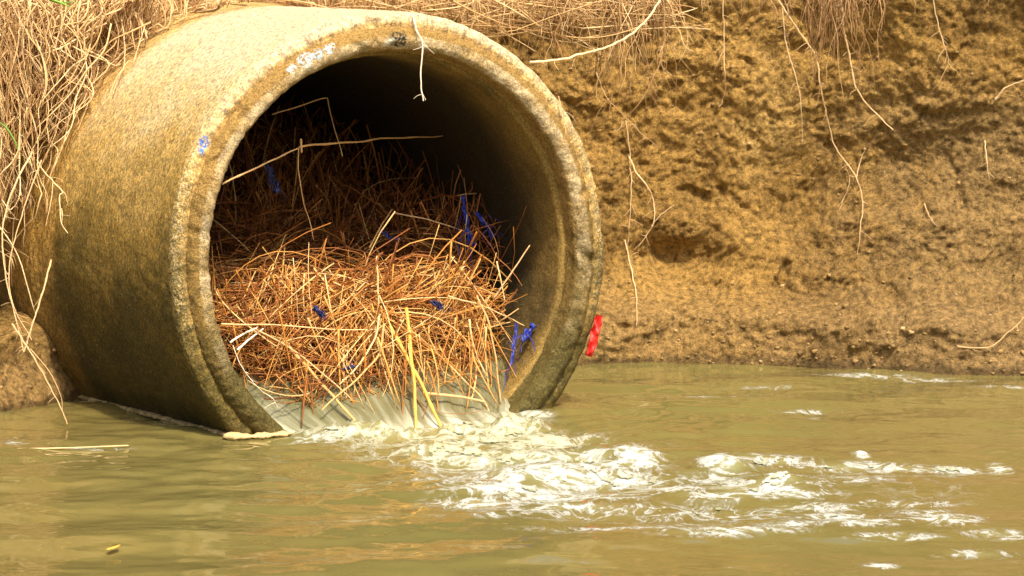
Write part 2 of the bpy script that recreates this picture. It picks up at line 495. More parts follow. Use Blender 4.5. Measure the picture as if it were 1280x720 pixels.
xs = nonuni(-6, -1.9, 1.75, 6, .0055, .35)
zs = np.r_[np.linspace(-.35, -.02, 12), np.arange(-.015, 1.3, .0055), 1.31, 1.34]
X, Z = np.meshgrid(xs, zs)
Y = bank_y(X, Z)
Y[-1] += .12
P = np.stack([X, Y, Z], -1).reshape(-1, 3)
Fc = grid_faces(len(zs), len(xs))
lu, lv, ld = w2loc(P)
inside = (np.hypot(lu, lv) < .60) & (ld > -.3) & (ld < 2.4)
Fc = Fc[~inside[Fc].any(1)]
tag(mesh_np('river_bank', P, Fc, M_bank), kind='structure')

# land behind the lip
gx = np.linspace(-40, 40, 90); gy = np.r_[0, np.geomspace(.2, 80, 50)]
GX, GY = np.meshgrid(gx, gy)
edge = np.interp(GX, xs, Y[-1])
GZ = 1.335 + .03 * fbm(GX * .8, GY * .8, 0, 3) + .02 * np.minimum(GY, 20)
tag(mesh_np('ground', np.stack([GX, edge + GY, GZ], -1).reshape(-1, 3), grid_faces(len(gy), len(gx)), M_bank), kind='structure')

# ------------------------------------------------------------------ concrete pipe
pipe = bpy.data.objects.new('concrete_pipe', None); col.objects.link(pipe)
pipe.empty_display_size = .2
tag(pipe, 'large weathered concrete drain pipe jutting from the bank, mossy below and cream on top', 'drain pipe')
NA = 900
th = np.linspace(0, 2 * np.pi, NA, endpoint=False)
def lathe(name, prof, mat, amp=.002, wob=.004, chip=0.0, axial_ref=True):
    prof = np.array(prof)                     # (d, r) with d into the pipe
    d = np.r_[0, np.cumsum(np.hypot(*np.diff(prof, axis=0).T))]
    step = .004
    t = [0]
    for k in range(len(prof) - 1):
        seg = d[k + 1] - d[k]
        st = step if seg < .3 else .012
        t += list(d[k] + seg * np.linspace(0, 1, max(2, int(seg / st) + 1))[1:])
    t = np.array(t)
    dd = np.interp(t, d, prof[:, 0]); rr = np.interp(t, d, prof[:, 1])
    D, T = np.meshgrid(dd, th, indexing='ij'); Rr = np.repeat(rr[:, None], NA, 1)
    nx, ny, nz = np.cos(T) * Rr, np.sin(T) * Rr, D; Rr0 = Rr.copy()
    wv = wob * noise(np.cos(T) * 1.6, np.sin(T) * 1.6, 4.0) + amp * fbm(nx * 26, ny * 26, nz * 26, 4, .6)
    Rr = Rr + wv
    mouth = np.exp(-np.abs(D) / .05)
    D = D + mouth * (amp * 2.2 * fbm(nx * 30 + 9, ny * 30, 1.0, 3, .65) + wob * 1.2 * noise(np.cos(T) * 3, np.sin(T) * 3, 9))
    if chip:
        c = np.maximum(0, noise(nx * 17, ny * 17, nz * 4 + 5) - .3) * chip
        D = D + c * mouth
    Pw = loc2w(Rr * np.cos(T), Rr * np.sin(T), D).reshape(-1, 3)
    if mat is not None:
        o = mesh_np(name, Pw, grid_faces(len(dd), NA, True), mat, pipe, {'axial': D, 'around': np.abs(T - np.pi) * 6, 'rad': Rr0})
    return o
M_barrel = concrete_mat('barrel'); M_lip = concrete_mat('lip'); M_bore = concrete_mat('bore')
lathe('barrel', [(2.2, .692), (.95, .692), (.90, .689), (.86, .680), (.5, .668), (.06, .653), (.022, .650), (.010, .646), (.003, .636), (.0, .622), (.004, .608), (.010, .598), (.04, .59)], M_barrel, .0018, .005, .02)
lathe('joint_lip', [(.035, .612), (.004, .611), (-.008, .606), (-.018, .598), (-.024, .586), (-.025, .572), (-.021, .561), (-.012, .553), (.0, .549), (.045, .548), (.052, .540)], M_lip, .0030, .005, .05)
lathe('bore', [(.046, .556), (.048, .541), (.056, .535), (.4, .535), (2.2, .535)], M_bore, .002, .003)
# added disc closing the unseen far end, keeps sky light out of the bore
cap_t = np.linspace(0, 2 * np.pi, 64, endpoint=False)
cr_ = np.linspace(0.001, .55, 12)
CR, CT = np.meshgrid(cr_, cap_t, indexing='ij')
mesh_np('light_block_cap', loc2w(CR * np.cos(CT), CR * np.sin(CT), 2.05 + .05 * noise(CR * np.cos(CT) * 6, CR * np.sin(CT) * 6, 0)).reshape(-1, 3), grid_faces(12, 64, True), M_bank, pipe)
# pale encrusted ledge where the barrel meets the water, thickening at the corner of the mouth
def ledge():
    v0 = (0.0 - C[2]) / V[2]
    pts, fats, axs = [], [], []
    for q in np.linspace(1.02, -.015, 260):
        v1 = (0.0 - (C - A * q)[2]) / V[2]
        pts.append(loc2w(-math.sqrt(max((.653 + .030 * min(q, 1) * (q > 0)) ** 2 - v1 ** 2, 0)), v1, q)); axs.append(q)
        fats.append(.009 + .004 * float(sstep(.06, 0, q)) + .003 * float(noise(q * 22, 1.5)) + .003 * float(noise(q * 70, 4.5)))
    for q in np.linspace(0, 1, 60)[1:]:
        r_ = .652 - .103 * q
        dd_ = -.015 - .016 * float(sstep(.0, .3, q))
        pts.append(loc2w(-math.sqrt(r_ ** 2 - v0 ** 2), v0, dd_)); axs.append(-.03)
        fats.append((.0085 + .008 * float(noise(q * 4 + .3, 7.7)) + .002 * float(noise(q * 15, 2.2))) * float(sstep(1.02, .75, q)) + .001)
    pts = np.array(pts); k = 12
    Tn = np.gradient(pts, axis=0); Tn[:, 2] = 0; Tn /= np.linalg.norm(Tn, axis=1)[:, None]
    ker = np.ones(9) / 9
    Tn = np.stack([np.convolve(np.pad(Tn[:, c], 4, 'edge'), ker, 'valid') for c in range(3)], -1)
    Nn = np.stack([-Tn[:, 1], Tn[:, 0], 0 * Tn[:, 0]], -1)
    a_ = np.linspace(0, 2 * np.pi, k, endpoint=False)
    sec = []
    for i_, (p_, f_) in enumerate(zip(pts, fats)):
        rr = f_ * (1 + .3 * noise(np.cos(a_) * 2, np.sin(a_) * 2, i_ * .35))
        sec.append(p_ + (rr * np.cos(a_) * 1.9)[:, None] * Nn[i_] + (rr * np.sin(a_) * .75)[:, None] * np.array([0, 0, 1.]))
    d = np.array(axs)
    S = np.array(sec)
    m = Mat('lime_crust')
    c = m.mix(m.ramp(m.noise(60, 4), [(.4, 0), (.6, 1)]), (.22, .16, .06), (.52, .40, .20))
    c = m.mix(m.mrange(m.attr('axial'), .06, .0), m.mix(.4, c, (.10, .08, .03)), (.60, .44, .21))
    mm = m.done(c, .7, m.bump(m.noise(120, 4), .8, .005), .3)
    ax = np.repeat(d, k)
    mesh_np('waterline_ledge', S.reshape(-1, 3), grid_faces(len(S), k, True), mm, pipe, {'axial': ax})
ledge()

# ------------------------------------------------------------------ water
FOAM = [  # photo centre x, y, half width, half height, density   (converted to metres on the water)
 (390,547,22,5,.8),(430,543,40,8,.95),(500,537,60,9,1.0),(590,532,60,9,1.0),(650,528,30,9,1.0),(430,548,40,8,.9),(490,545,60,12,1.0),(560,540,60,14,1.0),(620,540,60,15,1.05),(680,550,50,14,.95),(600,556,130,12,.9),
 (560,570,90,12,.8),(640,575,110,14,.85),(720,580,90,14,.85),(795,575,30,12,1.1),(690,598,120,11,.85),(640,612,90,8,.8),(760,600,80,12,.8),
 (600,628,60,7,.85),(700,620,110,8,.7),(720,636,120,8,.6),(830,612,70,7,.7),
 (905,583,28,9,1.1),(960,577,50,5,.8),(940,612,60,10,.9),(975,602,28,9,.95),(890,622,60,5,.7),(880,600,60,8,.5),
 (1060,582,70,4,.75),(1130,585,60,4,.7),(1190,586,35,4,.85),(1250,584,12,5,1.),(1075,570,10,5,.8),
 (1010,632,60,5,.6),(1050,645,50,7,.75),(1080,655,50,6,.75),(1180,650,42,8,.9),(1160,640,40,5,.6),(1245,668,40,5,.6),
 (930,664,70,5,.7),(880,668,60,5,.6),(1000,656,50,5,.6),(1120,672,60,4,.5),(1220,690,45,5,.6),(860,655,40,4,.4),(1100,706,18,4,.8),
 (660,519,26,3,.9),(690,548,60,8,.6),(1080,470,60,3,.55),(1170,474,50,2.5,.5),(880,497,60,2,.5),(800,494,30,2,.35),(1010,512,40,2,.4),(1250,486,40,2.5,.35),(960,484,40,2,.35),
 (640,630,110,6,.55),(600,645,70,4,.4),(780,660,120,4,.45),(990,618,60,6,.6),(1130,628,70,5,.5),(1060,600,60,6,.55),(780,644,200,7,.35),(900,640,120,12,.4),(1000,600,80,14,.35),(760,560,80,8,.4),(1150,610,100,20,.2),(700,700,60,3,.15),(560,600,60,7,.4),
 (30,552,40,2,.3),(110,560,50,1.3,.55),(20,556,16,2,.5)]
fo = []
for (px, py, hw, hh, dn) in FOAM:
    c0 = at_z(px, py); cx = at_z(px + hw, py); c1 = at_z(px, py + hh); c2 = at_z(px, py - hh)
    fo.append((c0[0], c0[1], abs(cx[0] - c0[0]), abs(c1[1] - c2[1]) / 2, dn))
def foam_field(x, y):
    f = np.zeros_like(x)
    for (cx, cy, rx, ry, dn) in fo:
        q = ((x - cx) / rx) ** 2 + ((y - cy) / ry) ** 2
        f = np.maximum(f, dn * np.exp(-q * .9))
    return f
boil_c = at_z(570, 548)
B0 = at_z(420, 552); B1 = at_z(690, 530)
def water_h(x, y):
    # long swell running out of the mouth, lumps of the boil, ripples
    dist = np.hypot(x + .05, (y - 7.75))
    amp = .0035 + .012 * np.exp(-(dist / .8) ** 2)
    wx = x + .1 * noise(x * 1.5, y * 1.2, 8)
    h = amp * (fbm(wx * 3.0 + 2, y * 4.2, 0, 3) * 1.3 + .35 * noise(wx * 13, y * 14, 3))
    h = h + .0045 * np.sin((y * 1.0 - .35 * x) * 2 * np.pi / .5 + 3 * noise(x * .9, y * .9, 5))
    # boil ridge
    t = ((x - B0[0]) * (B1[0] - B0[0]) + (y - B0[1]) * (B1[1] - B0[1])) / ((B1 - B0)[:2] @ (B1 - B0)[:2])
    lx, ly = B0[0] + t * (B1 - B0)[0], B0[1] + t * (B1 - B0)[1]
    dr = np.hypot(x - lx, y - ly)
    rid = sstep(-.08, .15, t) * sstep(1.1, .85, t) * np.exp(-(dr / .075) ** 2)
    lump = .50 + .8 * noise(x * 7.5, y * 3.0, 12) + .5 * noise(x * 21, y * 12, 2) + .2 * noise(x * 50, y * 30, 2)
    h = h + .058 * rid * np.maximum(lump, 0.05)
    for (px, py, r, hh) in ((795, 574, .07, .028), (905, 583, .06, .024), (975, 603, .06, .018), (745, 566, .08, .016), (700, 590, .1, .016), (640, 590, .09, .014), (1075, 570, .02, .010), (530, 562, .07, .014)):
        q = at_z(px, py)
        h = h + hh * np.exp(-(((x - q[0]) / r) ** 2 + ((y - q[1]) / (r * 1.4)) ** 2))
    return h
xs_w = nonuni(-30, -1.75, 1.9, 30, .008, 3)
ys_w = nonuni(-30, 5.6, 9.6, 10.6, .012, 2)
X, Y = np.meshgrid(xs_w, ys_w)
H = water_h(X, Y)
fade = sstep(12, 3, np.abs(X)) * sstep(-2, 3, Y)
ff = foam_field(X, Y)
Pw = np.stack([X, Y, H * fade], -1).reshape(-1, 3)
tag(mesh_np('river_water', Pw, grid_faces(len(ys_w), len(xs_w)), M_water, None, {'foam': ff, 'cream': sstep(.55, .15, np.hypot(X + .12, (Y - 7.75) * .8))}), kind='structure')

# foam lying on the water: a broken, bubbly crust a few millimetres thick
fx_ = np.arange(-.95, 1.85, .0032); fy_ = np.arange(5.9, 9.15, .0085)
X, Y = np.meshgrid(fx_, fy_)
den = foam_field(X, Y)
wx = X + .03 * noise(X * 6, Y * 3, 3); wy = Y + .12 * noise(X * 5, Y * 2, 6)
pat = .55 * fbm(wx * 11, wy * 5.5, 1, 5, .68) + .40 * (1 - 3.2 * np.abs(noise(wx * 7 + 3, wy * 6.4, 7))) + .30 * noise(wx * 60, wy * 24, 4)
den2 = den * .80 - .99 + .88 * pat
# stray bubbles drifting off
bub = noise(X * 70, Y * 26, 20) + .4 * noise(X * 5, Y * 2.2, 21)
den2 = np.maximum(den2, np.where((den > .10), bub - .84, -1))
thick = .0085 * np.clip(den2, 0, .6) ** .8 * (1 + .6 * fbm(X * 30, Y * 11, 9, 3))
Zf = water_h(X, Y) + thick + .0016
keep = den2 > 0
Fc = grid_faces(len(fy_), len(fx_))
kk = keep.ravel()
Fc = Fc[kk[Fc].all(1)]
used = np.unique(Fc); remap = np.zeros(X.size, int); remap[used] = np.arange(len(used))
cream = sstep(.50, .18, np.hypot(X + .12, (Y - 7.75) * .8))
o = mesh_np('foam', np.stack([X, Y, Zf], -1).reshape(-1, 3)[used], remap[Fc], M_foam, None, {'dens': den2.ravel()[used] * 1.6, 'cream': cream.ravel()[used]})
tag(o, 'white foam and bubbles churned up where the pipe pours into the river', 'foam', kind='stuff')

# water running along the pipe and falling out of the mouth
nd_, nu_ = 260, 260
D = np.linspace(1.9, -.16, nd_)
s = np.linspace(-1, 1, nu_)
DD, SS = np.meshgrid(D, s, indexing='ij')
zc = .125 + .03 * sstep(0, 1.5, DD)
half = np.sqrt(.548 ** 2 - (.44 - .10) ** 2)
drop = sstep(.16, -.13, DD - .07 * sstep(.6, 1, np.abs(SS)) + .03 * noise(SS * 4, DD * 3))
hz = zc * (1 - drop) - .012 * drop
hz = hz + .0035 * fbm(SS * 12, DD * 4, 4, 3, .5) * (1 + .8 * drop) + .006 * drop * (1 - drop) * 4 * noise(SS * 5, DD * 3, 8) + .012 * np.exp(-((np.abs(SS) - .95) / .08) ** 2) * drop
hz = hz - .035 * sstep(.84, 1, np.abs(SS)) * sstep(-.025, -.07, DD)
half = np.sqrt(.549 ** 2 - (.44 - np.clip(hz, 0, .2)) ** 2) - .004
h0 = math.sqrt(.549 ** 2 - .40 ** 2)
UU = SS * np.where(DD > -.035, half + .012, np.maximum(half, h0) + .004 + .05 * sstep(-.03, -.17, DD))
cc = loc2w(UU, 0 * UU, DD)
cc[..., 2] = hz
edgef = np.clip(np.exp(-((1 - np.abs(SS)) / .10) ** 2) * sstep(.10, -.05, DD) * .95 + .75 * sstep(-.01, -.12, DD + .05 * noise(SS * 12, DD * 6, 3)) + .25 * sstep(.1, -.1, DD) * np.clip(noise(SS * 9, DD * 2, 3) + .2, 0, 1), 0, 1)
tag(mesh_np('outflow_water', cc.reshape(-1, 3), grid_faces(nd_, nu_), M_flow, None, {'foam': edgef, 'fx': SS * .5, 'fd': DD}), kind='structure')

# ------------------------------------------------------------------ dead reeds choking the pipe
def clamp_bore(P, r=.525):
    u, v, d = w2loc(P)
    q = np.hypot(u, v); k = np.where((q > r) & (d > -.04), r / np.maximum(q, 1e-6), 1.0)
    return loc2w(u * k, v * k, d)
def curved(p0, dirv, L, n=7, bend=.25, sag=0.0):
    dirv = dirv / np.linalg.norm(dirv)
    b = rng.normal(size=3); b -= (b @ dirv) * dirv; b /= np.linalg.norm(b)
    t = np.linspace(0, 1, n)[:, None]
    P = p0 + dirv * L * t + b * bend * L * (t * (1 - t)) * 2 * rng.normal() * .6
    P = P + b * 0 + np.array([0, 0, -1.]) * sag * L * t * t
    if rng.random() < .25:
        k = rng.integers(2, n - 2); kink = rng.normal(size=3) * .25 * L
        P[k:] += kink * (t[k:] - t[k])
    return P
pile_poly = [(262,250),(300,215),(360,190),(420,180),(520,205),(590,240),(625,330),(650,385),(652,430),(630,470),(622,508),(590,500),(560,508),(530,516),(500,505),(470,512),(440,505),(410,512),(380,498),(340,490),(300,455),(270,400)]
pp = np.array(pile_poly, float)
def in_poly(x, y, P=pp):
    c = False; j = len(P) - 1
    for i in range(len(P)):
        if ((P[i, 1] > y) != (P[j, 1] > y)) and (x < (P[j, 0] - P[i, 0]) * (y - P[i, 1]) / (P[j, 1] - P[i, 1]) + P[i, 0]): c = not c
        j = i
    return c
def pile_d(px, py):
    d = np.interp(py, [120, 220, 300, 330, 345, 400, 470, 505], [1.40, 1.05, .80, .68, .33, .16, .10, .06])
    d += .10 * noise(px / 70, py / 50, 1.0) 
    d -= .0028 * max(0, px - 450) * float(sstep(345, 325, py)) * float(sstep(190, 230, py))
    d += .0012 * max(0, px - 560) * float(sstep(325, 345, py)) + .0006 * max(0, 320 - px)
    return float(d)
polys, rad, tint = [], [], []
for k in range(6000):
    while True:
        px, py = rng.uniform(255, 660), rng.uniform(200, 508)
        if in_poly(px, py): break
    front = py > 322
    d = pile_d(px, py) + abs(rng.normal()) * (.07 if front else .10) - .01
    p = at_d(px, py, d)
    u, v, _ = w2loc(p)
    if math.hypot(u, v) > .53: continue
    L = (.09 + .28 * rng.random() ** 1.6) * (1.15 if front else 1.25)
    up = np.clip((py - 335) / 90, .06, 1) if front else .55
    pv = .20 + .45 * float(sstep(350, 450, py)) if front else .5
    if rng.random() > pv: dv = U * rng.choice([-1, 1]) * (1 + .3 * rng.normal()) + V * (rng.normal() * .28 + .18 * noise(px / 60, py / 40, 3)) * min(1, up + .25) + A * rng.normal() * .22
    else: dv = U * rng.normal() * .4 - V * (.5 + rng.random()) * up + A * rng.normal() * .3 + U * (.02 if front else 0)
    L = L * 1.2
    P = curved(p - dv / np.linalg.norm(dv) * L * (.5 if rng.random() > pv or not front else .15), dv, L, 9, .40 if rng.random() < .8 else .9, .10)
    u, v, q_ = w2loc(P)
    if ((np.hypot(u, v) > .53) & (q_ > -.4)).sum() > 0: continue
    P = clamp_bore(P)
    polys.append(P); rad.append(rng.uniform(.0008, .0018) if rng.random() < .6 else rng.uniform(.0018, .0031)); 
    t = np.clip(.44 + .27 * rng.normal() - (.15 if not front else 0), 0, 1); tint.append(t)  # stems behind the sunlit front get their shade as a darker tint
# fan spilling over the lip from one knot
for (kx, ky, kd, n, a0, a1) in ((474, 394, .12, 95, 195, 345), (560, 340, .22, 60, 180, 350), (350, 345, .25, 60, 200, 350), (600, 380, .2, 45, 215, 320), (420, 360, .2, 60, 190, 340)):
    p = at_d(kx, ky, kd)
    for k in range(n):
        a = math.radians(rng.uniform(a0, a1)); L = rng.uniform(.12, .36)
        p0 = p + U * rng.normal() * .03 + V * rng.normal() * .02 - A * rng.normal() * .02
        dv = U * math.cos(a) + V * math.sin(a) + A * rng.uniform(-.1, .45)
        P = curved(p0, dv, L, 8, .22, .12)
        u, v, q_ = w2loc(P)
        if ((np.hypot(u, v) > .53) & (q_ > -.4)).sum() > 0 or (P[:, 2] < -.02).sum() > 1: continue
        P = clamp_bore(P)
        polys.append(P); rad.append(rng.uniform(.0012, .0028)); tint.append(np.clip(.68 + .2 * rng.normal(), 0, 1))
# stiff front stems drooping over the lip towards the water
for k in range(130):
    px = rng.uniform(345, 625); py = rng.uniform(405, 480) - .15 * abs(px - 480)
    p = at_d(px, py, rng.uniform(.02, .16)); u, v, _ = w2loc(p)
    if math.hypot(u, v) > .46: continue
    lean = .5 * rng.normal()
    dv = U * lean - V * 1.0 + A * rng.uniform(.0, .45)
    P = curved(p, dv, rng.uniform(.12, .27), 8, .15, .05)
    uu, vv, q_ = w2loc(P)
    if ((np.hypot(uu, vv) > .53) & (q_ > -.06)).any(): continue
    polys.append(P); rad.append(rng.uniform(.0014, .0036)); tint.append(np.clip(.70 + .2 * rng.normal(), 0, 1))
o = strands('dead_reeds', polys, rad, M_straw, sides=4, tints=tint)
tag(o, 'dense tangle of orange-brown dead reed stems blocking the lower half of the pipe mouth', 'dead reeds', kind='stuff')
# stems far in, their shade put into a darker rust colour
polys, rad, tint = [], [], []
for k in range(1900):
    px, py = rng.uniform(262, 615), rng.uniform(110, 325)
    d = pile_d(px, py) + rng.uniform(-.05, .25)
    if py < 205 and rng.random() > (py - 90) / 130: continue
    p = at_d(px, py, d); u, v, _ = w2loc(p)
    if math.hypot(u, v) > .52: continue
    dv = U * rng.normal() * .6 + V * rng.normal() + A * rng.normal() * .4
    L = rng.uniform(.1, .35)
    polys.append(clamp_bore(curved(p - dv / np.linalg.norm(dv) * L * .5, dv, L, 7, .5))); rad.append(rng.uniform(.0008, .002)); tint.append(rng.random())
o = strands('shaded_reeds', polys, rad, M_deep, sides=4, tints=tint)
tag(o, 'dark rusty heap of thin dead reed stems in the shade behind the bright tangle', 'dead reeds', kind='stuff')

def stalk(name, label, cat, pts, r, mat, group='loose stalks around the pipe mouth', n=22, sides=8, node=False, taper=.7):
    """pts: list of (px, py, d)"""
    P = smooth_path([at_d(*q) for q in pts], n)
    L = np.linalg.norm(P[-1] - P[0])
    P = P + .012 * L * np.stack([noise(np.linspace(0, 4, n), k * 5.5 + pts[0][0], 1) for k in range(3)], -1)
    rr = r * np.linspace(1, taper, n)
    if node:
        for k in range(4, n - 2, 6): rr[k] *= 1.35
    o = strand1(name, P, rr, mat, sides)
    return tag(o, label, cat, group)
def strand1(name, P, rr, mat, sides=8, parent=None):
    n = len(P)
    T = np.gradient(P, axis=0); T /= (np.linalg.norm(T, axis=1)[:, None] + 1e-9)
    N = np.cross(T, np.array([0.21, .93, .3])); N /= np.linalg.norm(N, axis=1)[:, None]; B = np.cross(T, N)
    a = np.linspace(0, 2 * np.pi, sides, endpoint=False)
    R_ = P[:, None] + rr[:, None, None] * (np.cos(a)[None, :, None] * N[:, None] + np.sin(a)[None, :, None] * B[:, None])
    tip = np.repeat(P[-1:, None] + T[-1] * rr[-1] * 1.2, sides, 1); tail = np.repeat(P[:1, None] - T[0] * rr[0] * .5, sides, 1)
    G = np.concatenate([tail + (R_[:1] - P[:1, None]) * .05, R_, tip + (R_[-1:] - P[-1:, None]) * .05])
    return mesh_np(name, G.reshape(-1, 3), grid_faces(n + 2, sides, True), mat, parent, {'tint': np.full((n + 2) * sides, rng.random())})

stalk('reed_stalk', 'long pale reed stalk leaning in from the left rim across the dark opening', 'reed stalk', [(278,230,.02),(330,205,.12),(378,183,.22)], .0026, M_tan, node=True)
stalk('reed_stalk', 'straight pale reed stalk running level across the dark opening of the pipe', 'reed stalk', [(374,184,.21),(450,176,.36),(556,169,.56)], .0028, M_tan, node=True)
stalk('reed_stalk', 'thin reed bent into a sharp elbow high in the dark opening', 'reed stalk', [(340,143,.5),(405,123,.45),(409,122,.45),(415,150,.42),(428,195,.36)], .0020, M_tan)
stalk('reed_stalk', 'short upright stub of reed sticking up where two pale stalks cross', 'reed stalk', [(376,174,.2),(377,190,.2)], .0035, M_tan)
stalk('reed_stalk', 'thin dim reed drooping below the crossing of the pale stalks', 'reed stalk', [(373,185,.25),(374,225,.3),(385,270,.35),(392,300,.36)], .0018, M_tan)
stalk('reed_stalk', 'bright yellow stalk hanging straight down into the outflow', 'reed stalk', [(508,385,.08),(517,470,.0),(520,545,-.10)], .0050, M_yellow, node=True)
stalk('reed_stalk', 'thick yellow stalk slanting down to the right into the foam', 'reed stalk', [(484,402,.10),(522,471,.0),(554,541,-.10)], .0055, M_yellow, node=True)
stalk('reed_stalk', 'tan stalk slanting down to the foam nearest the left rim', 'reed stalk', [(355,425,.12),(400,478,.04),(457,540,-.08)], .0048, M_tan, node=True)
stalk('reed_stalk', 'broken cream stem lying level just above the pouring water', 'reed stalk', [(534,492,.0),(575,496,-.02),(604,502,-.03)], .0042, M_tan)
stalk('reed_stalk', 'long tan reed arching down at the right edge of the tangle', 'reed stalk', [(596,370,.12),(610,400,.08),(618,440,.06),(626,502,.02)], .0030, M_tan)
stalk('reed_stalk', 'tan reed slanting down to the right over the middle of the outflow', 'reed stalk', [(500,400,.1),(560,455,.05),(600,495,.0),(618,528,-.03)], .0032, M_tan)
stalk('reed_stalk', 'tan twig pointing up to the right against the dark wall of the pipe', 'reed stalk', [(617,373,.2),(640,340,.17),(662,307,.15)], .0026, M_tan)
stalk('reed_stalk', 'short twig crossing the upright right-hand twig near the pipe wall', 'reed stalk', [(621,327,.18),(626,350,.17),(631,376,.17)], .0024, M_tan)
stalk('reed_stalk', 'short tan twig jutting right just above the hanging blue strip', 'reed stalk', [(617,406,.15),(632,397,.12),(648,386,.1)], .0024, M_tan)
stalk('reed_stalk', 'upright tan stem standing out of the centre of the tangle', 'reed stalk', [(471,320,.14),(472,350,.12),(474,395,.1)], .0028, M_tan)
stalk('reed_stalk', 'pale bleached stem resting against the inside of the left rim, upper of two', 'reed stalk', [(288,428,.03),(303,418,.05),(321,410,.08)], .0030, M_white)
stalk('reed_stalk', 'pale bleached stem resting against the inside of the left rim, lower of two', 'reed stalk', [(297,437,.03),(312,424,.05),(329,411,.08)], .0030, M_white)
stalk('reed_stalk', 'long thin stem lying level across the left half of the tangle', 'reed stalk', [(277,405,.02),(340,406,.06),(420,412,.07),(484,413,.08)], .0024, M_tan)
stalk('reed_stalk', 'long stem slanting from the left rim down to the right through the tangle', 'reed stalk', [(320,412,.06),(370,440,.05),(430,490,.0),(440,500,.0)], .0026, M_tan)
stalk('reed_stalk', 'pale stem curving down to the left in the middle of the tangle', 'reed stalk', [(474,395,.06),(468,425,.04),(445,460,.03),(425,480,.02)], .0028, M_tan)
stalk('reed_stalk', 'pale stem curving down to the left beside its look-alike, ending near the water', 'reed stalk', [(480,405,.05),(475,440,.03),(455,465,.02),(403,512,-.02)], .0030, M_tan)
stalk('reed_stalk', 'dim twig poking level out of the rusty heap above the blue strips', 'reed stalk', [(560,246,.55),(590,242,.5),(619,240,.45)], .0022, M_tan)
stalk('reed_stalk', 'orange stem slanting across the shaded rusty heap', 'reed stalk', [(492,266,.5),(540,276,.46),(590,292,.42)], .0022, M_tan)
stalk('reed_stalk', 'orange blade leaning up to the right in the shaded rusty heap', 'reed stalk', [(462,310,.4),(475,285,.44),(490,262,.48)], .0024, M_tan)
stalk('reed_stalk', 'long orange stem rising up to the right to the hanging blue strip', 'reed stalk', [(560,370,.12),(610,385,.12),(655,407,.12)], .0022, M_tan)

# roots that fell on the pipe
def root(label, P, r, mat=None, name='root', group='loose roots of the bank', taper=.35, branches=()):
    """main root, its forks and fine rootlets, all one tapering, knobbly piece"""
    P = np.asarray(P); n = len(P)
    L = np.linalg.norm(np.diff(P, axis=0), axis=1).sum()
    P = P + r * .8 * np.stack([noise(np.linspace(0, L * 38, n), r * 7777 + P[0, 0] * 91, k) for k in range(3)], -1)
    prof = lambda m_, r0, tp: r0 * np.linspace(1, tp, m_) * (1 + .32 * noise(np.linspace(0, m_ * .45, m_), r0 * 9999, 2))
    polys_, rr_ = [P], [prof(n, r, taper)]
    for B in branches:
        B = np.asarray(B); polys_.append(B); rr_.append(prof(len(B), r * .6, .35))
    for k in range(int(L * 22)):
        i_ = rng.integers(2, n - 1); l_ = rng.uniform(.010, .045)
        dv = np.array([rng.normal(), rng.normal() * .3 - .2, -.5 + rng.normal() * .4])
        polys_.append(curved(P[i_], dv, l_, 7, .5, .2)); rr_.append(np.linspace(.0008, .0004, 7))
    o = strands(name, polys_, rr_, mat or M_paleroot, sides=6, tints=rng.random(len(polys_)))
    return tag(o, label, 'root', group)
root('thin white root dangling over the top of the rim into the dark opening',
     smooth_path([at_d(516,18,-.005), at_d(521,38,-.035), at_d(528,55,-.045), at_d(526,90,-.045), at_d(527,112,-.045), at_d(529,126,-.045)], 30), .0021, M_white, taper=.9)
root('thin tan root lying down the right side of the rim face',
     smooth_path([at_d(698,120,-.01), at_d(704,150,-.012), at_d(711,185,-.014), at_d(716,222,-.016)], 26), .0018)
root('fine pale root curled along the inner edge of the left rim near the water',
     smooth_path([at_d(291,432,-.03), at_d(303,460,-.034), at_d(325,487,-.038), at_d(340,497,-.04), at_d(348,510,-.04)], 26), .0014, M_white)

